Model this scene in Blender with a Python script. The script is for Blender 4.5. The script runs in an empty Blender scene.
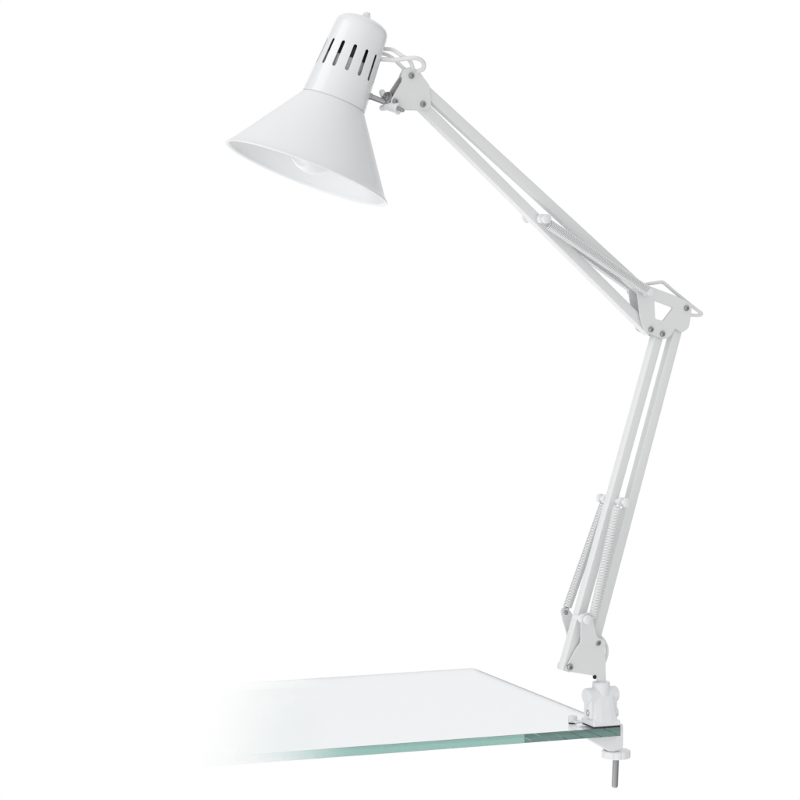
import bpy, bmesh, math
from mathutils import Vector, Matrix
sc = bpy.context.scene
R = math.radians
MM = 0.001

# ------------------------------------------------------------------ camera
DIST = 3000.0                      # focal length in photo pixels; 1 px is 1 mm at 3 m
PITCH = R(4.4)
FW = Vector((0, math.cos(PITCH), -math.sin(PITCH)))
UP = Vector((0, math.sin(PITCH), math.cos(PITCH)))
RX = Vector((1, 0, 0))
CAM = -(RX*200 - UP*320 + FW*DIST)
cd = bpy.data.cameras.new('camera')
cam = bpy.data.objects.new('camera', cd)
sc.collection.objects.link(cam)
cam.location = CAM*MM
cam.rotation_euler = (R(90)-PITCH, 0, 0)
cd.sensor_width = 36; cd.sensor_height = 36
cd.lens = 36*DIST/800
cd.clip_start = 0.05; cd.clip_end = 200
sc.camera = cam

# ------------------------------------------------------------------ light: a white product-photo studio
w = bpy.data.worlds.new('World'); sc.world = w; w.use_nodes = True
nt = w.node_tree; nt.nodes.clear()
def N(nt, t, **k):
    n = nt.nodes.new(t)
    for a, b in k.items(): setattr(n, a, b)
    return n
tc = N(nt, 'ShaderNodeTexCoord'); sx = N(nt, 'ShaderNodeSeparateXYZ')
nt.links.new(tc.outputs['Generated'], sx.inputs[0])
def ramp(nt, src, stops, interp='EASE'):
    r = N(nt, 'ShaderNodeValToRGB'); nt.links.new(src, r.inputs[0])
    cr = r.color_ramp; cr.interpolation = interp
    while len(cr.elements) < len(stops): cr.elements.new(0.5)
    for e, (p, v) in zip(cr.elements, stops):
        e.position = p; e.color = (v, v, v, 1)
    return r.outputs[0]
def mth(nt, op, a, b):
    m = N(nt, 'ShaderNodeMath', operation=op)
    for i, v in enumerate((a, b)):
        if isinstance(v, (int, float)): m.inputs[i].default_value = v
        else: nt.links.new(v, m.inputs[i])
    return m.outputs[0]
# white world shaped by direction; dimmed above the horizon to grey the glass reflection
yf = ramp(nt, mth(nt, 'MULTIPLY_ADD', sx.outputs[1], 0.5), [(0.0, 1.03), (0.40, 1.03), (0.62, 1.0)])
yf.node.inputs[0].links[0].from_node.inputs[2].default_value = 0.5
zf = ramp(nt, mth(nt, 'MULTIPLY_ADD', sx.outputs[2], 0.5), [(0.0, 1.12), (0.25, 1.06), (0.36, 1.0), (0.54, 1.0), (0.57, 0.86), (0.8, 0.88), (1.0, 1.0)], 'LINEAR')
zf.node.inputs[0].links[0].from_node.inputs[2].default_value = 0.5
xf = ramp(nt, mth(nt, 'MULTIPLY_ADD', sx.outputs[0], 0.5), [(0.0, 1.10), (0.40, 1.0), (0.61, 1.0), (0.80, 0.84), (1.0, 0.74)])
xf.node.inputs[0].links[0].from_node.inputs[2].default_value = 0.5
bg = N(nt, 'ShaderNodeBackground'); out = N(nt, 'ShaderNodeOutputWorld')
# dark zones added at both sides of the world, to darken the glass edge
ys = ramp(nt, sx.outputs[1], [(0.0, 0.0), (0.25, 1.0)])
xs = ramp(nt, mth(nt, 'ABSOLUTE', sx.outputs[0], 0), [(0.48, 0.0), (0.58, 1.0), (0.84, 1.0), (0.92, 0.0)])
side = mth(nt, 'SUBTRACT', 1.0, mth(nt, 'MULTIPLY', mth(nt, 'MULTIPLY', ys, xs), 0.58))
# added world patches: brighter low left, dimmer low right, to shape the shade's inside
low = ramp(nt, mth(nt, 'MULTIPLY', sx.outputs[2], -1.0), [(0.12, 0.0), (0.35, 1.0)])
lft = ramp(nt, mth(nt, 'MULTIPLY', sx.outputs[0], -1.0), [(0.22, 0.0), (0.55, 1.0)])
rgt = ramp(nt, sx.outputs[0], [(0.22, 0.0), (0.6, 1.0)])
lowf = mth(nt, 'ADD', 1.0, mth(nt, 'MULTIPLY', low, mth(nt, 'SUBTRACT', mth(nt, 'MULTIPLY', lft, 0.34), mth(nt, 'MULTIPLY', rgt, 0.45))))
side = mth(nt, 'MULTIPLY', side, lowf)
nt.links.new(mth(nt, 'MULTIPLY', side, mth(nt, 'MULTIPLY', mth(nt, 'MULTIPLY', yf, zf), xf)), bg.inputs['Strength'])
bg.inputs['Color'].default_value = (1, 1, 1, 1)
nt.links.new(bg.outputs[0], out.inputs[0])
def softbox(name, loc, target, size, power):
    l = bpy.data.lights.new(name, 'AREA'); l.shape = 'RECTANGLE'; l.size, l.size_y = size; l.energy = power
    o = bpy.data.objects.new(name, l); sc.collection.objects.link(o)
    o.location = loc
    o.rotation_euler = (Vector(target)-Vector(loc)).to_track_quat('-Z', 'Y').to_euler()
softbox('softbox_key', (-2.6, -0.9, 1.9), (0, 0, 0.35), (2.0, 2.0), 12)
sc.view_settings.view_transform = 'Standard'; sc.view_settings.look = 'None'
sc.view_settings.exposure = 0; sc.view_settings.gamma = 1
sc.cycles.max_bounces = 16; sc.cycles.transmission_bounces = 16; sc.cycles.diffuse_bounces = 6
sc.cycles.glossy_bounces = 8; sc.cycles.transparent_max_bounces = 16

# ------------------------------------------------------------------ materials
def principled(name, col, rough=0.4, metal=0.0, coat=0.0, bump=None, spec=0.5):
    m = bpy.data.materials.new(name); m.use_nodes = True
    t = m.node_tree; p = t.nodes['Principled BSDF']
    p.inputs['Base Color'].default_value = (*col, 1)
    p.inputs['Roughness'].default_value = rough
    p.inputs['Metallic'].default_value = metal
    p.inputs['Coat Weight'].default_value = coat
    p.inputs['Coat Roughness'].default_value = 0.12
    p.inputs['Specular IOR Level'].default_value = spec
    if bump:
        scale, st, dist = bump
        c = N(t, 'ShaderNodeTexCoord'); n = N(t, 'ShaderNodeTexNoise')
        n.inputs['Scale'].default_value = scale; n.inputs['Detail'].default_value = 4
        t.links.new(c.outputs['Object'], n.inputs['Vector'])
        b = N(t, 'ShaderNodeBump'); b.inputs['Strength'].default_value = st; b.inputs['Distance'].default_value = dist
        t.links.new(n.outputs[0], b.inputs['Height']); t.links.new(b.outputs[0], p.inputs['Normal'])
        mr = N(t, 'ShaderNodeMapRange'); mr.inputs[3].default_value = rough*0.85; mr.inputs[4].default_value = rough*1.15
        n2 = N(t, 'ShaderNodeTexNoise'); n2.inputs['Scale'].default_value = scale*0.06
        t.links.new(c.outputs['Object'], n2.inputs['Vector'])
        t.links.new(n2.outputs[0], mr.inputs[0]); t.links.new(mr.outputs[0], p.inputs['Roughness'])
    return m
ENAMEL = principled('white_enamel', (0.80, 0.81, 0.82), 0.38, 0, 0.25, (900, 0.05, 0.0002))
GLOSS = principled('white_gloss_enamel', (0.785, 0.795, 0.81), 0.22, 0, 0.5, (500, 0.03, 0.0002))
PLATEM = principled('white_sheet_enamel', (0.77, 0.775, 0.78), 0.4, 0, 0.2, (1100, 0.06, 0.0002))
BARM = principled('white_powder_coat', (0.77, 0.775, 0.78), 0.45, 0, 0.1, (1500, 0.08, 0.0002))
PLAST = principled('white_plastic', (0.81, 0.815, 0.83), 0.35, 0, 0.1, (700, 0.05, 0.0002))
CORD = principled('white_cord', (0.80, 0.80, 0.80), 0.45)
SCRW = principled('screw_steel', (0.42, 0.42, 0.425), 0.25, 1.0, 0, (1200, 0.15, 0.0002))
STEEL = principled('zinc_steel', (0.38, 0.38, 0.39), 0.28, 1.0, 0, (1200, 0.15, 0.0002))
SPRM = principled('nickel_spring_wire', (0.80, 0.805, 0.81), 0.28, 0.6)
DARKST = principled('dull_steel', (0.42, 0.42, 0.42), 0.4, 0.8)
BLACK = principled('black_plastic', (0.012, 0.012, 0.012), 0.5)
SLEEVE = principled('grey_socket_sleeve', (0.55, 0.55, 0.53), 0.5, 0.2)
RUB = principled('black_rubber', (0.03, 0.03, 0.032), 0.7)
OPAL = principled('opal_bulb_glass', (0.74, 0.74, 0.745), 0.08, 0, 0.8)

def glass_material():
    m = bpy.data.materials.new('clear_green_edged_glass'); m.use_nodes = True
    t = m.node_tree; t.nodes.clear()
    o = N(t, 'ShaderNodeOutputMaterial'); g = N(t, 'ShaderNodeBsdfGlass')
    g.inputs['IOR'].default_value = 1.5; g.inputs['Roughness'].default_value = 0.0
    g.inputs['Color'].default_value = (0.985, 0.985, 0.993, 1)
    tr = N(t, 'ShaderNodeBsdfTransparent'); mx = N(t, 'ShaderNodeMixShader')
    c = N(t, 'ShaderNodeTexCoord'); s = N(t, 'ShaderNodeSeparateXYZ')
    t.links.new(c.outputs['Object'], s.inputs[0])
    mr = N(t, 'ShaderNodeMapRange', interpolation_type='SMOOTHSTEP')
    mr.inputs[1].default_value = -0.400; mr.inputs[2].default_value = -0.265
    t.links.new(s.outputs[0], mr.inputs[0])
    t.links.new(mr.outputs[0], mx.inputs[0]); t.links.new(tr.outputs[0], mx.inputs[1]); t.links.new(g.outputs[0], mx.inputs[2])
    t.links.new(mx.outputs[0], o.inputs['Surface'])
    v = N(t, 'ShaderNodeVolumeAbsorption'); v.inputs['Color'].default_value = (0.0, 0.52, 0.35, 1)
    mv = N(t, 'ShaderNodeMapRange', interpolation_type='SMOOTHSTEP')
    for i_, v_ in ((1, -0.400), (2, -0.265), (3, 0.0), (4, 2.6)): mv.inputs[i_].default_value = v_
    t.links.new(s.outputs[0], mv.inputs[0]); t.links.new(mv.outputs[0], v.inputs['Density'])
    t.links.new(v.outputs[0], o.inputs['Volume'])
    return m
GLASS = glass_material()

# ------------------------------------------------------------------ helpers
def ray(px, py): return RX*(px-400) - UP*(py-400) + FW*DIST
ALPHA = R(30); UV = Vector((math.cos(ALPHA), math.sin(ALPHA), 0)); NV = Vector((math.sin(ALPHA), -math.cos(ALPHA), 0))
OFF0 = 22.0
def pt(px, py, off=0.0):
    """point of the arm's own vertical plane (shifted by off mm along its normal)"""
    d = ray(px, py)
    return CAM + d*((OFF0+off-CAM.dot(NV))/d.dot(NV))
def sz(p): return (p.dot(UV), p.z)
def psz(px, py, off=0.0): return sz(pt(px, py, off))
def fr(s, z, off): return UV*s + Vector((0, 0, z)) + NV*(OFF0+off)

root = bpy.data.objects.new('desk_lamp', None); sc.collection.objects.link(root)
root['label'] = 'white metal spring-arm desk lamp clamped to the corner of the glass tabletop'
root['category'] = 'desk lamp'
ROOTLOC = Vector((-2, -27, 0))
root.location = ROOTLOC*MM

def link(name, bm, mat, parent=root, smooth=35, label=None):
    """bm in mm, world coordinates"""
    me = bpy.data.meshes.new(name)
    bmesh.ops.recalc_face_normals(bm, faces=bm.faces)
    bmesh.ops.scale(bm, vec=(MM, MM, MM), verts=bm.verts)
    bm.to_mesh(me); bm.free()
    for p in me.polygons: p.use_smooth = True
    me.set_sharp_from_angle(angle=R(smooth))
    me.materials.append(mat)
    o = bpy.data.objects.new(name, me); sc.collection.objects.link(o)
    # put the object's own origin at its centre
    if me.vertices:
        lo = Vector([min(v.co[i] for v in me.vertices) for i in range(3)])
        hi = Vector([max(v.co[i] for v in me.vertices) for i in range(3)])
        c = (lo+hi)/2
        me.transform(Matrix.Translation(-c))
    else: c = Vector()
    if parent is not None:
        pw = Vector(parent.get('_w', tuple(ROOTLOC*MM)))
        o.parent = parent; o.location = c - pw
        o['_w'] = tuple(c)
    else: o.location = c
    if label: o['label'] = label
    return o

def basis(z, x=None):
    z = z.normalized()
    if x is None: x = Vector((0, 0, 1)) if abs(z.z) < .9 else Vector((1, 0, 0))
    y = z.cross(x).normalized(); x = y.cross(z).normalized()
    return x, y, z

def lathe(bm, org, axis, prof, seg=48, x=None, close=False):
    X, Y, Z = basis(axis, x)
    rings = []
    for r, t in prof:
        if r < 1e-6: rings.append([bm.verts.new(org + Z*t)])
        else: rings.append([bm.verts.new(org + Z*t + (X*math.cos(2*math.pi*k/seg) + Y*math.sin(2*math.pi*k/seg))*r) for k in range(seg)])
    pairs = list(zip(rings, rings[1:]))
    if close: pairs.append((rings[-1], rings[0]))
    for a, b in pairs:
        for k in range(seg):
            k2 = (k+1) % seg
            if len(a) == 1 and len(b) == 1: break
            if len(a) == 1: bm.faces.new((a[0], b[k], b[k2]))
            elif len(b) == 1: bm.faces.new((a[k], a[k2], b[0]))
            else: bm.faces.new((a[k], a[k2], b[k2], b[k]))
    return bm

def cyl(bm, a, b, r, seg=24, bev=0.4):
    d = b-a; L = d.length
    bev = min(bev, r*.5, L*.45)
    return lathe(bm, a, d, [(0, 0), (r-bev, 0), (r-bev*.3, bev*.3), (r, bev), (r, L-bev), (r-bev*.3, L-bev*.3), (r-bev, L), (0, L)], seg)

def box(bm, o, A, B, C_, bev=0.6, seg=2):
    """box from corner o spanned by A, B, C_"""
    t = bmesh.new()
    v = [t.verts.new(o + A*i + B*j + C_*k) for k in (0, 1) for j in (0, 1) for i in (0, 1)]
    for f in ((0, 1, 3, 2), (4, 6, 7, 5), (0, 4, 5, 1), (2, 3, 7, 6), (0, 2, 6, 4), (1, 5, 7, 3)):
        t.faces.new([v[i] for i in f])
    if bev: bmesh.ops.bevel(t, geom=list(t.edges), offset=bev, segments=seg, affect='EDGES', profile=0.5)
    return merge(bm, t)

def merge(bm, t):
    me = bpy.data.meshes.new('tmp'); t.to_mesh(me); t.free(); bm.from_mesh(me); bpy.data.meshes.remove(me)
    return bm

def catmull(pts, n=10):
    P = [pts[0]*2-pts[1]] + list(pts) + [pts[-1]*2-pts[-2]]
    out = []
    for i in range(1, len(P)-2):
        a, b, c, d = P[i-1:i+3]
        for k in range(n):
            t = k/n
            out.append(0.5*((2*b) + (c-a)*t + (2*a-5*b+4*c-d)*t*t + (3*b-a-3*c+d)*t**3))
    out.append(pts[-1].copy())
    return out

def tube(bm, pts, r, seg=10):
    n = len(pts)
    T = [(pts[min(i+1, n-1)]-pts[max(i-1, 0)]).normalized() for i in range(n)]
    x, _, _ = basis(T[0])
    rings = []
    for p, t in zip(pts, T):
        x = (x - t*x.dot(t)).normalized(); y = t.cross(x)
        rings.append([bm.verts.new(p + (x*math.cos(2*math.pi*k/seg) + y*math.sin(2*math.pi*k/seg))*r) for k in range(seg)])
    for a, b in zip(rings, rings[1:]):
        for k in range(seg): bm.faces.new((a[k], a[(k+1) % seg], b[(k+1) % seg], b[k]))
    bm.faces.new(rings[0][::-1]); bm.faces.new(rings[-1])
    return bm

def plate(pts, off, th=1.5, hole=None, flare=None, bev=0.3, rnd=2.0):
    """sheet metal cut to an outline in the arm plane; pts are (s, z) pairs; flare = (z0, z1, extra offset)"""
    def rounded(q, rad):
        out = []; n = len(q)
        for i in range(n):
            p0, p, p1 = Vector(q[i-1]), Vector(q[i]), Vector(q[(i+1) % n])
            a, b = (p0-p), (p1-p)
            k = min(rad, a.length*.45, b.length*.45)
            pa, pb = p + a.normalized()*k, p + b.normalized()*k
            for j in range(5):
                t = j/4
                out.append(pa*(1-t)**2 + p*2*t*(1-t) + pb*t*t)
        return out
    o = rounded(pts, rnd)
    bm = bmesh.new()
    vs = [bm.verts.new((p[0], p[1], 0)) for p in o]
    edges = [bm.edges.new((vs[i], vs[(i+1) % len(vs)])) for i in range(len(vs))]
    if hole:
        h = rounded(hole, 1.5)
        hs = [bm.verts.new((p[0], p[1], 0)) for p in h]
        edges += [bm.edges.new((hs[i], hs[(i+1) % len(hs)])) for i in range(len(hs))]
        bmesh.ops.triangle_fill(bm, use_beauty=True, edges=edges)
    else: bm.faces.new(vs)
    if flare:
        bmesh.ops.bisect_plane(bm, geom=list(bm.verts)+list(bm.edges)+list(bm.faces), plane_co=(0, flare[0], 0), plane_no=(0, 1, 0))
    e = bmesh.ops.extrude_face_region(bm, geom=list(bm.faces))
    top = [g for g in e['geom'] if isinstance(g, bmesh.types.BMVert)]
    for v in top: v.co.z = th
    if bev:
        be = [ed for ed in bm.edges if len(ed.link_faces) == 2 and abs(ed.verts[0].co.z-ed.verts[1].co.z) < 1e-5
              and ed.calc_face_angle(0) > 1.0]
        bmesh.ops.bevel(bm, geom=be, offset=bev, segments=2, affect='EDGES')
    sg = 1 if off > 0 else -1
    for v in bm.verts:
        s, z, d = v.co
        ex = 0
        if flare and z > flare[0]: ex = (z-flare[0])/(flare[1]-flare[0])*flare[2]
        v.co = fr(s, z, off + sg*(ex + d))
    return bm

def screw(s, z, off, r=3.3, parent=root, ang=0.4):
    """pan-head cross screw on the viewer's side (off > 0) or the far side"""
    sg = 1 if off > 0 else -1
    p = fr(s, z, off); d = NV*sg
    bm = bmesh.new()
    lathe(bm, p, d, [(0, -1), (r+.25, -1), (r+.25, .2), (r, .3), (r, 1.1), (r*.86, 1.8), (r*.6, 2.1), (r*.3, 2.15), (0, 2.16)], 28)
    o = link('screw' if sg > 0 else 'rivet', bm, SCRW if sg > 0 else PLAST, parent)
    if sg > 0:
        bm = bmesh.new()
        for k in (0, 1):
            a = ang + k*math.pi/2
            X = UV*math.cos(a) + Vector((0, 0, 1))*math.sin(a); Y = X.cross(d)
            box(bm, p + d*1.4 - X*r*.6 - Y*r*.1, X*r*1.2, Y*r*.2, d*0.80, 0.08, 1)
        link('cross_recess_shade', bm, BLACK, o)  # black bars paint the shade inside the cross slot
    return o

# ------------------------------------------------------------------ glass tabletop
GA = R(21.2); GX = Vector((math.cos(GA), math.sin(GA), 0)); GY = Vector((-math.sin(GA), math.cos(GA), 0))
CO = Vector((17.9, -37.8, 0))
def gp(a, b, z): return CO + GX*a + GY*b + Vector((0, 0, z))
TH = 8.8; DEPTH = 378
aL = (-408-CO.x)/GX.x
xb = CO + GY*DEPTH
aB = (-408-xb.x)/GX.x
bm = bmesh.new()
top = [gp(aL, 0, 0), gp(0, 0, 0), gp(0, DEPTH, 0), gp(aB, DEPTH, 0)]
tv = [bm.verts.new(p) for p in top]; bv = [bm.verts.new(p-Vector((0, 0, TH))) for p in top]
bm.faces.new(tv); bm.faces.new(bv[::-1])
for i in range(4): bm.faces.new((tv[i], bv[i], bv[(i+1) % 4], tv[(i+1) % 4]))
bmesh.ops.recalc_face_normals(bm, faces=bm.faces)
bmesh.ops.bevel(bm, geom=list(bm.edges), offset=0.2, segments=1, affect='EDGES')
g = link('glass_tabletop', bm, GLASS, None, smooth=10)
# keep its coordinates in world metres for the material
loc = g.location.copy(); g.data.transform(Matrix.Translation(loc)); g.location = (0, 0, 0)
g['label'] = 'clear glass tabletop corner with green polished edge under the lamp clamp'
g['category'] = 'tabletop'

# ------------------------------------------------------------------ clamp
Z = Vector((0, 0, 1))
def fused(name, bm, mat, voxel=0.45, it=4, parent=root):
    o = link(name, bm, mat, parent)
    m = o.modifiers.new('fuse', 'REMESH'); m.mode = 'VOXEL'; m.voxel_size = voxel*MM; m.use_smooth_shade = True
    s = o.modifiers.new('soften', 'SMOOTH'); s.iterations = it; s.factor = 0.5
    return o
BA, BB = -14.5, 15.0            # centre of the base in glass coordinates
bm = bmesh.new()
box(bm, gp(-29, 1, 1.4), GX*29.5, GY*29, Z*5.2, 0.8, 2)
# tapered block
t = bmesh.new()
lv = []
for z, hx, hy in ((5, 13.2, 13), (9, 12, 12), (15, 10.6, 9.6), (24, 10.2, 8.4), (31, 9.6, 7.6)):
    lv.append([t.verts.new(gp(BA+i*hx, BB+j*hy, z)) for i, j in ((-1, -1), (-.45, -1.12), (.45, -1.12), (1, -1), (1, 1), (-1, 1))])
for a, b in zip(lv, lv[1:]):
    for k in range(6): t.faces.new((a[k], a[(k+1) % 6], b[(k+1) % 6], b[k]))
t.faces.new(lv[0][::-1]); t.faces.new(lv[-1]); merge(bm, t)
BX = Vector((math.cos(R(27)), math.sin(R(27)), 0)); BY = Vector((-BX.y, BX.x, 0))
bc = gp(BA, BB, 0)
cyl(bm, bc - BX*17 + Z*30.5, bc - BX*3 + Z*30.5, 8.0, 40, 1.0)
cyl(bm, bc + BX*3.5 + Z*30.5, bc + BX*17 + Z*30.5, 8.0, 40, 1.0)
cyl(bm, bc - BX*5 + Z*30.5, bc + BX*5 + Z*30.5, 6.2, 30, .4)
# cheeks under the barrels
box(bm, bc - BX*16 - BY*7 + Z*8, BX*8, BY*14, Z*20, 1.5, 2)
box(bm, bc + BX*7 - BY*7 + Z*8, BX*8, BY*14, Z*20, 1.5, 2)
# bosses: right ring and back-left foot
cyl(bm, gp(-6, 14, 12.5), gp(2.6, 14, 12.5), 5.0, 28, .8)
cyl(bm, gp(-37, 33, 1.4), gp(-37, 33, 8.5), 4.6, 28, 1.2)
box(bm, gp(-38, 24, 1.4), GX*12, GY*9, Z*2.2, .6, 2)
base = fused('clamp_base', bm, PLAST)
# dished caps on the left faces
bm = bmesh.new()
lathe(bm, bc - BX*17.7 + Z*30.5, -BX, [(0, -.5), (5.4, -.5), (5.9, .3), (7.0, .5), (7.6, 0), (7.6, -1.2)], 36)
link('hinge_cap', bm, PLAST, base)
bm = bmesh.new(); lathe(bm, bc - BX*16.1 - BY*1.5 + Z*14, -BX, [(0, -.4), (1.9, -.4), (1.9, .1), (2.8, .4), (3.2, 0), (3.2, -.6)], 24)
link('hole_shade', bm, DARKST, base)  # grey dished disc stands in for a shaded screw hole
bm = bmesh.new(); lathe(bm, gp(2.7, 14, 12.5), GX, [(0, -.4), (2.6, -.4), (2.6, .2), (0, .3)], 24)
link('hole_shade', bm, DARKST, base)  # grey disc stands in for the shaded hole of the boss
bm = bmesh.new(); box(bm, gp(-28.6, 1.4, 0.02), GX*29, GY*28, Z*1.5, .15, 1)
link('pad', bm, RUB, base)
bm = bmesh.new(); cyl(bm, gp(-37, 33, .02), gp(-37, 33, 1.6), 4.2, 24, .15)
link('pad', bm, RUB, base)
# swivel collar and pin above the hinge
bm = bmesh.new()
lathe(bm, bc + Z*28, Z, [(0, 0), (8.8, 0), (8.9, 12), (8.6, 15.0), (8.0, 15.8), (4.6, 16), (4.6, 26), (0, 26)], 40)
link('swivel_collar', bm, PLAST)
p0 = pt(594.5, 677, 8)
bm = bmesh.new(); cyl(bm, p0 - NV*.8, p0 + NV*1.2, 2.0, 20, .5)
link('set_screw', bm, BLACK)
# jaw outside and under the glass
t = bmesh.new()
prof = [(-34, -TH-.1), (-33, -TH-2.0), (-9, -25), (-4, -26), (5.2, -24.4), (6.4, -22), (6.4, 0.2), (5.4, 1.2), (0.6, 1.2), (0.6, -TH-.1)]
f0 = [t.verts.new(gp(a, 7, z)) for a, z in prof]; f1 = [t.verts.new(gp(a, 27, z)) for a, z in prof]
t.faces.new(f0); t.faces.new(f1[::-1])
for i in range(len(prof)): t.faces.new((f0[i], f1[i], f1[(i+1) % len(prof)], f0[(i+1) % len(prof)]))
bmesh.ops.recalc_face_normals(t, faces=t.faces)
bmesh.ops.bevel(t, geom=[e for e in t.edges if e.calc_face_angle(0) > .4], offset=0.9, segments=3, affect='EDGES')
link('clamp_jaw', t, PLAST)
SA, SB = 3.2, 17
bm = bmesh.new()
X, Y = GX, GY; ringz = [(-26.2, 9), (-26.2, 13.2), (-27.0, 14.3), (-33.2, 14.3), (-34, 13.4), (-34, 3.2)]
seg = 96; prev = None; c0 = bm.verts.new(gp(SA, SB, -26.2)); c1 = bm.verts.new(gp(SA, SB, -34))
for z, r in ringz:
    ring = []
    for k in range(seg):
        a = 2*math.pi*k/seg
        rr = r*(1 - (.045*max(0, math.cos(12*a))**3 if r > 12 else 0))
        ring.append(bm.verts.new(gp(SA + rr*math.cos(a), SB + rr*math.sin(a), z)))
    for k in range(seg):
        if prev is None: bm.faces.new((c0, ring[k], ring[(k+1) % seg]))
        else: bm.faces.new((prev[k], prev[(k+1) % seg], ring[(k+1) % seg], ring[k]))
    prev = ring
for k in range(seg): bm.faces.new((prev[k], prev[(k+1) % seg], c1))
link('thumb_nut', bm, PLAST)
def threaded(a, b, r, pitch=1.25, depth=.42, seg=28):
    X, Y, Zv = basis(b-a); L = (b-a).length; n = int(L/pitch*8)
    bm = bmesh.new(); prev = None
    for i in range(n+1):
        t = L*i/n; ring = []
        for k in range(seg):
            ph = (t/pitch + k/seg) % 1
            rr = r - depth*abs(2*ph-1)
            if L-t < 1.4: rr -= (1.4-(L-t))*.7
            ring.append(bm.verts.new(a + Zv*t + (X*math.cos(2*math.pi*k/seg)+Y*math.sin(2*math.pi*k/seg))*rr))
        if prev:
            for k in range(seg): bm.faces.new((prev[k], prev[(k+1) % seg], ring[(k+1) % seg], ring[k]))
        else: bm.faces.new(ring[::-1])
        prev = ring
    bm.faces.new(prev)
    return bm
link('clamp_screw', threaded(gp(SA, SB, -33), gp(SA-1.2, SB, -64), 3.3), STEEL, smooth=60)

# ------------------------------------------------------------------ lower bracket
PL = 6.6
B1 = psz(598, 642.5, PL+2); B2 = psz(570, 667, PL+2)
lowpx = [(579, 642), (588, 626), (594.5, 637), (604, 640), (605, 672), (604, 681), (594, 679), (593, 675.5), (564, 670.8), (572, 655)]
lz = [psz(x, y, PL) for x, y in lowpx]
tc_ = psz(565, 613, -PL-13)
tip = [(tc_[0]+a, tc_[1]+b) for a, b in ((-5.4, -3), (-5.2, 3.5), (-1, 6), (3.8, 4.6), (8, -3))]
poly = [lz[0]] + tip + lz[2:]
zt = tc_[1]+5
fl = (B1[1]-4, zt, 13)
for off in (PL, -PL-0):
    o = link('bracket_plate', plate(poly if off > 0 else [psz(564.5, 634, -PL-9)] + [p for p in poly[1:-1] if p[1] > lz[8][1]-7] + [psz(566, 650, -PL)], off, 1.5, None, fl, rnd=3.5), PLATEM)
    if off > 0:
        screw(*B1, PL+1.9, 3.1, o, .5); screw(*B2, PL+1.9, 3.1, o, .2)
    else:
        screw(*B2, -PL-1.6, 3.1, o)
        tf = tc_
        q = fr(tf[0], tf[1], -PL-12.4)
        bm = bmesh.new(); lathe(bm, q, NV, [(0, -3), (2, -3), (2, 0), (2.9, 0), (2.9, 1.0), (2, 1.7), (1.1, 1.8), (.8, 1.2), (0, 1.1)], 24)
        link('screw', bm, SCRW, o)
# spine between the plates, where the swivel post enters
a = fr(*psz(598, 676, 0), 0)
bm = bmesh.new(); box(bm, a - UV*2.5 - NV*6.4 + Z*3, UV*7, NV*12.8, Z*22, .8, 2)
link('bracket_block', bm, PLAST)

# ------------------------------------------------------------------ arms
def bar(p, q, wd=10.0, dp=9.6, ext=(5, 5), name='arm_bar'):
    """square tube between two pivots given as (s, z)"""
    a, b = fr(p[0], p[1], 0), fr(q[0], q[1], 0)
    d = (b-a).normalized(); c = d.cross(NV).normalized()
    a -= d*ext[0]; b += d*ext[1]; L = (b-a)
    bm = bmesh.new()
    wall = .9
    def ringv(p, w_, h_, r, n=4):
        out = []
        for sx_, sy_, a0 in ((1, 1, 0), (-1, 1, 90), (-1, -1, 180), (1, -1, 270)):
            for k in range(n+1):
                an = R(a0 + 90*k/n)
                out.append(bm.verts.new(p + c*(sx_*(w_/2-r)+r*math.cos(an)) + NV*(sy_*(h_/2-r)+r*math.sin(an))))
        return out
    rs = [ringv(a + d*wall, wd-2*wall, dp-2*wall, .4), ringv(a, wd-2*wall, dp-2*wall, .4), ringv(a, wd, dp, 1.0),
          ringv(b, wd, dp, 1.0), ringv(b, wd-2*wall, dp-2*wall, .4), ringv(b - d*8, wd-2*wall, dp-2*wall, .4)]
    rs[0] = ringv(a + d*8, wd-2*wall, dp-2*wall, .4)
    for x_, y_ in zip(rs, rs[1:]):
        n = len(x_)
        for k in range(n): bm.faces.new((x_[k], x_[(k+1) % n], y_[(k+1) % n], y_[k]))
    bm.faces.new(rs[0][::-1]); bm.faces.new(rs[-1])
    return link(name, bm, BARM, smooth=40)
E1 = psz(651, 329.4, PL+2); E2 = psz(662.5, 333.8, PL+2); E3 = psz(686.6, 308.1, PL+2)
H1 = psz(412.5, 75.5, PL+2); H2 = psz(396.2, 101.5, PL+2); H3 = psz(424, 104, PL+2)
EA = psz(640, 290.5, 0)
bar(B2, E2); bar(B1, E3)
def toward(p, q, k):
    return (p[0]+(q[0]-p[0])*k, p[1]+(q[1]-p[1])*k)
bar(H1, psz(641, 290, 0), ext=(4, 4)); bar(H3, E1, ext=(5, 4))

# ------------------------------------------------------------------ elbow plates
elb = [(636, 290), (641.5, 283), (650, 286.5), (678, 297), (690.5, 303.5), (691, 311), (688, 328), (681, 333), (674.5, 328), (670, 336), (663.5, 339.5), (644.5, 331.5), (640, 320)]
hol = [(653.7, 300.6), (672.5, 307.8), (662.5, 321), (654.5, 318.7)]
for off in (PL, -PL):
    o = link('elbow_plate', plate([psz(x, y, PL) for x, y in elb], off, 1.5, [psz(x, y, PL if off > 0 else -PL) for x, y in hol], rnd=2.5), PLATEM)
    for k, e in enumerate((E1, E2, E3)):
        screw(*e, PL+1.9 if off > 0 else -PL-1.6, 2.7, o, .3+.4*k)

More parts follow.
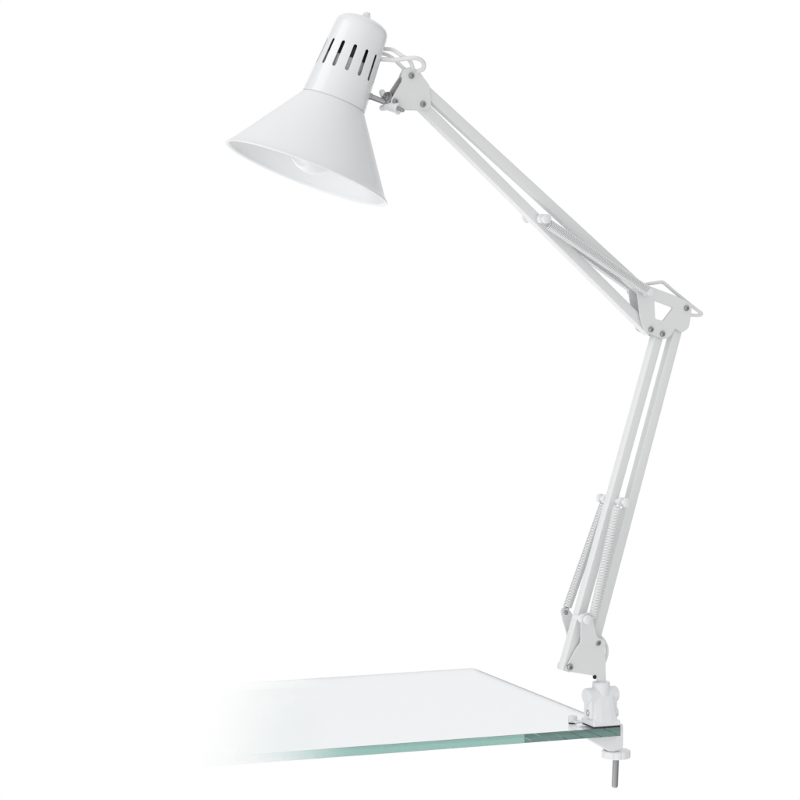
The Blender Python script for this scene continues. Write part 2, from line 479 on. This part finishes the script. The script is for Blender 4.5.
# ------------------------------------------------------------------ head bracket plates
hd = [(404, 68.5), (412, 66.8), (418.5, 70), (424, 78), (430, 85.5), (430.5, 98), (431.5, 106), (427, 110.5), (396, 109.5), (391.5, 106), (391.2, 100), (402.6, 80.5), (401.5, 74)]
for off in (PL, -PL):
    o = link('head_plate', plate([psz(x, y, PL) for x, y in (hd if off > 0 else [(409, 69)] + hd[1:-2] + [(405, 80.5), (406, 75)])], math.copysign(5.0, off), 1.5, rnd=2.5), PLATEM)
    for k, e in enumerate((H1, H2, H3)):
        screw(*e, 6.8 if off > 0 else -6.6, 2.8, o, .9-.5*k)
# steel tongue between the plates
bm = plate([psz(x, y, -2) for x, y in ((400.5, 77), (405, 79), (404, 96), (397, 99), (391, 91.5))], -2.5, 3.0, rnd=1)
link('steel_tongue', bm, principled('grey_steel_tongue', (.50, .50, .50), .45, .3))

# ------------------------------------------------------------------ springs and their pegs
SPRLIT = principled('front_lit_spring_wire', (0.84, 0.845, 0.85), 0.35, 0.1)  # paler copy of the spring wire, front light put into its colour
def spring(a, b, r, wire, pitch, peg_a, peg_b, mat=SPRM):
    X, Y, Zv = basis(b-a); L = (b-a).length; turns = L/pitch; per = 14; n = int(turns*per)
    pts = [peg_a, (peg_a*.4+a*.6)]
    pts = [peg_a + (a-peg_a)*k/3 for k in range(3)]
    for i in range(n+1):
        th = 2*math.pi*i/per; t = L*i/n
        rr = r*min(1, .35+min(t, L-t)/1.5)
        pts.append(a + Zv*t + (X*math.cos(th)+Y*math.sin(th))*rr)
    pts += [b + (peg_b-b)*(k+1)/3 for k in range(3)]
    return link('spring', tube(bmesh.new(), pts, wire, 6), mat, smooth=80)
def peg(s, z, lo, hi, rod=2.3, cap=4.6, far=True):
    bm = bmesh.new()
    h = hi
    pr = [(0, 0), (rod, 0), (rod, h-13.5), (cap-.5, h-13.5), (cap, h-12.8), (cap, h-9), (cap-.6, h-8.3), (rod+.3, h-8), (rod+.3, h-4.5),
          (cap-.6, h-4.2), (cap, h-3.6), (cap, h-.6), (cap-.8, h), (0, h+.2)]
    lathe(bm, fr(s, z, 0), NV, pr, 28)
    if far: lathe(bm, fr(s, z, 0), -NV, pr, 28)
    return link('spring_peg', bm, PLAST)
# lower arm
P1 = psz(613.5, 500.5, 0); peg(*P1, 0, 25)
o = peg(*psz(584.5, 619, 17), 0, 25, far=False)
na, nb = pt(617.8, 506.5, 19), pt(593.2, 617, 19)
spring(na, nb, 4.2, .7, 1.55, fr(P1[0], P1[1], 19), fr(*psz(587, 622, 19), 19), SPRLIT)
fa, fb = pt(603.9, 503.5, -19), pt(567, 608, -19)
spring(fa, fb, 3.9, .7, 1.55, fr(P1[0], P1[1], -19), fr(tf[0], tf[1], -19))
# upper arm
P2 = psz(536.5, 218.5, 0); peg(*P2, 0, 20, cap=4.5)
P3 = psz(640, 291.5, 0)
bm = bmesh.new()
for sg in (1, -1): lathe(bm, fr(*P3, 0), NV*sg, [(0, 0), (2.2, 0), (2.2, 9), (4.2, 9.3), (4.2, 10.6), (2.2, 11), (2.2, 17), (3.6, 17.3), (3.6, 19), (0, 19.5)], 28)
link('spring_peg', bm, PLAST)
spring(pt(548.5, 224, 14), pt(647, 291, 14), 4.5, .6, 1.5, fr(P2[0], P2[1], 14), fr(*P3, 14))
spring(pt(533, 219, -14), pt(633.5, 290, -14), 4.0, .6, 1.5, fr(P2[0], P2[1], -14), fr(*P3, -14))

# ------------------------------------------------------------------ lamp head
J = pt(388, 98, 0)
depthJ = (J-CAM).dot(FW); K = depthJ/DIST
rc = ray(334, 101); SC = CAM + rc*K                      # centre of the seam
r_ = rc.normalized(); ex = r_.cross(Z).normalized(); ey = ex.cross(r_).normalized()
TILT = R(9.1); ANG = R(21.1)
AX = (ex*math.sin(ANG) + ey*math.cos(ANG))*math.cos(TILT) + r_*math.sin(TILT)
HX, HY, HZ = basis(AX, -r_)                              # HX points to the viewer
rim = SC - AX*(78.3*K)
bm = bmesh.new()
Ro, Rn = 85.6*K, 31.7*K; Lc = 78.3*K
n_ = 14
outer = [(Ro + (Rn-Ro)*k/n_, Lc*k/n_) for k in range(n_+1)]
prof = [(Ro-.9, -.2), (Ro-.2, -.45), (Ro+.55, -.2), (Ro+.75, .45), (Ro+.35, 1.1)] + [(r, t+1.3) for r, t in outer[:1]] + outer[1:]
prof += [(Rn-.4, Lc+.5), (Rn-1.2, Lc+.4)]
inner = [(r-1.3, t-.2) for r, t in outer[::-1]]
prof += inner[:-1] + [(Ro-3.2, 1.7), (Ro-2.9, .9), (Ro-2.0, .3), (Ro-1.5, -.1)]
lathe(bm, rim, AX, prof, 160, HX, close=True)
shade = link('shade', bm, ENAMEL, smooth=50)

# neck with 14 real ventilation slots
def rn(t):                      # outer radius at t (photo px above the seam)
    pr = [(-3, 33.4), (0, 33.2), (3, 33.0), (74, 27.8), (79, 27.1), (82, 25.9), (84.5, 23.6), (86.8, 19.6), (88.6, 14.0), (89.6, 8), (90, 3)]
    for (a, ra), (b, rb) in zip(pr, pr[1:]):
        if t <= b: return ra + (rb-ra)*(t-a)/(b-a)
    return pr[-1][1]
NS = 14; T0, T1 = 22, 62; S0, S1 = 28.3, 56.2; SW = 2.0     # slot centre line and half width
def npt(th, t, dr=0):
    r = (rn(t)+dr)*K
    return SC + AX*(t*K) + (HX*math.cos(th) + HY*math.sin(th))*r
bm = bmesh.new()
cell = 2*math.pi/NS; PH = R(.8)
top_n = 8; side_n = 16
for c in range(NS):
    thc = PH + c*cell
    # rectangle loop, counter-clockwise from the bottom-left corner; slot loop matched by index
    rect = []; slot = []
    for k in range(top_n): rect.append((-.5+k/top_n, 0.0))
    for k in range(side_n): rect.append((.5, k/side_n))
    for k in range(top_n): rect.append((.5-k/top_n, 1.0))
    for k in range(side_n): rect.append((-.5, 1-k/side_n))
    half = SW/31.0                    # radians
    for u, v in rect:
        t = T0 + (T1-T0)*v
        if v == 0.0 or v == 1.0:
            an = u*math.pi            # -90..90 degrees
            if v == 0.0: slot.append((half*math.sin(an), S0+SW - SW*math.cos(an)))
            else: slot.append((half*math.sin(an), S1-SW + SW*math.cos(an)))
        else:
            slot.append((half*(1 if u > 0 else -1), S0+SW + (S1-S0-2*SW)*v))
    loops = []
    for f in (0, .35, .7, .92, 1.0):
        L_ = []
        for (u, v), (sth, st) in zip(rect, slot):
            a0, t0 = u*cell, T0 + (T1-T0)*v
            L_.append(bm.verts.new(npt(thc + a0 + (sth-a0)*f, t0 + (st-t0)*f)))
        loops.append(L_)
    for a, b in zip(loops, loops[1:]):
        n = len(a)
        for k in range(n): bm.faces.new((a[k], a[(k+1) % n], b[(k+1) % n], b[k]))
def nlathe(ts):
    rings = [[bm.verts.new(npt(PH - cell/2 + cell*k/top_n, t)) for k in range(NS*top_n)] for t in ts]
    for a, b in zip(rings, rings[1:]):
        n = len(a)
        for k in range(n): bm.faces.new((a[k], a[(k+1) % n], b[(k+1) % n], b[k]))
    return rings
nlathe([-.9, 0, 3, 8, 15, T0])
rg = nlathe([T1, 66, 70, 74, 76.5, 79, 80.5, 82, 83.2, 84.5, 85.7, 86.8, 87.8, 88.6, 89.2, 89.6, 89.9])
bm.faces.new(rg[-1])
bmesh.ops.remove_doubles(bm, verts=bm.verts, dist=0.02)
neck = link('lamp_neck', bm, GLOSS, smooth=45)
sm = neck.modifiers.new('sheet', 'SOLIDIFY'); sm.thickness = 0.9*MM; sm.offset = -1
# strain relief / switch on top
bm = bmesh.new()
o_ = SC + AX*(89.2*K)
box(bm, o_ - HX*3.4 - HY*4.0, HX*6.8, HY*8.0, AX*3.6, .8, 2)
cyl(bm, o_ + AX*3, o_ + AX*6.2, 2.9, 20, .8)
link('top_cap', bm, PLAST, neck)
# socket and bulb; socket filled out to the neck wall to keep slots dark
bm = bmesh.new()
lathe(bm, SC, AX, [(0, 79*K), (22*K, 79*K), (25*K, 74*K), (26.2*K, 43*K), (0, 43*K)], 48)
sock = link('socket', bm, BLACK)
bm = bmesh.new()
lathe(bm, SC, AX, [(0, 42.8*K), (26.4*K, 42.8*K), (26.9*K, 41*K), (28*K, 6*K), (25.5*K, 6*K), (16*K, 9*K), (0, 9*K)], 48)
link('sleeve', bm, SLEEVE, sock)
bm = bmesh.new()
bc_ = rim + AX*(28*K)
pr = []
for k in range(0, 25):
    a = math.pi*(k/24)*0.70
    pr.append((27*K*math.sin(a), -27*K*math.cos(a)))
r0, t0 = pr[-1]
pr += [(r0*.86, t0+6), (r0*.72, t0+13), (14*K, t0+20), (13.4*K, t0+26), (0, t0+26)]
lathe(bm, bc_, AX, pr, 56)
link('bulb', bm, OPAL)

# ------------------------------------------------------------------ ball joint between head and arm
def q(px, py, dd=0): return CAM + ray(px, py)*((depthJ+dd)/DIST)
bm = bmesh.new()
a, b = q(369, 96), q(386, 102.5)
cyl(bm, a, b, 2.7, 24, .4); cyl(bm, a, a + (b-a)*.16, 3.3, 24, .4)
link('joint_rod', bm, STEEL)
da = (q(390, 101)-q(384, 94.5, 6)).normalized()
ja = (UV*.93 - Z*.1 - NV*.15).normalized()
bm = bmesh.new()
c = q(387, 98)
lathe(bm, c, (NV*.3 - UV*.86 + Z*.42).normalized(), [(0, -2.2), (5.6, -2.2), (6.1, -1.7), (6.1, 1.0), (5.5, 1.5), (3.0, 1.6), (2.6, 2.6), (1.5, 2.8), (1.2, 2.2), (0, 2.0)], 36)
box(bm, q(384.5, 104, 1), (q(388, 105, 1)-q(384.5, 104, 1)), (q(386.5, 97.5, 1)-q(384.5, 104, 1)), FW*4, .4, 1)
link('joint_disc', bm, STEEL)
# wing nut
bm = bmesh.new()
cyl(bm, q(386, 104.5, 4), q(398.5, 108.5, -4), 5.0, 28, 1.2)
for (x0, y0, x1, y1) in ((387, 104, 382, 92), (389, 107, 382, 108), (396, 108, 398, 112)):
    a, b = q(x0, y0, 3), q(x1, y1, 6)
    tube(bm, [a, a*.5+b*.5, b], 2.9, 14); lathe(bm, b, b-a, [(2.9, 0), (2.5, 1.3), (1.5, 2.2), (0, 2.5)], 14)
fused('wing_nut', bm, PLAST, .4, 4)
bm = bmesh.new(); bm.free()
link('joint_bolt', threaded(q(398, 108, -6), q(404, 111.2, -9), 2.0, .9, .3, 20), STEEL, smooth=60)

# ------------------------------------------------------------------ power cord: head, elbow and foot of the arm
def cord(pts, r=1.9, name='power_cord', n=10):
    link(name, tube(bmesh.new(), catmull(pts, n), r, 14), CORD, smooth=80)
cord([q(374, 50, 14), q(387, 49, 8), q(394, 50.5, 0), (q(402, 56, -4)), q(409, 60, 0), q(412.5, 67, 2), pt(414, 76, 0)], 1.9)
cord([q(372, 59, 4), q(384, 59.3, 0), q(395, 60, -4), q(408, 58.3, -7), q(418, 58.5, -5), q(423.5, 63, 0), q(423, 69, 4), q(418, 71.5, 6), pt(415, 79, -1)], 2.1)
cord([q(374, 53, 20), q(386, 54.5, 13), q(393, 58.5, 10), q(399, 64, 8), q(404, 69, 6), pt(409, 76, -2)], 1.8)
cord([pt(638, 286, 0), pt(648, 283.8, 0), pt(655, 282.8, 0), pt(661.5, 282, -1), pt(665, 283.8, -1), pt(674, 291.5, -1), pt(690, 304.5, -1), pt(699, 311.5, 0), pt(701.5, 313.8, 0), pt(699, 315.4, 0), pt(692, 315.2, 0), pt(682, 314, 0)], 1.75)
cord([pt(600, 636, -1), pt(604.3, 641, -1), pt(606.8, 647, -1), pt(607, 654, -1), pt(605, 661, -1), pt(602.5, 666, -1), pt(600, 671, -1)], 1.5)

for o in bpy.data.objects:
    if '_w' in o: del o['_w']
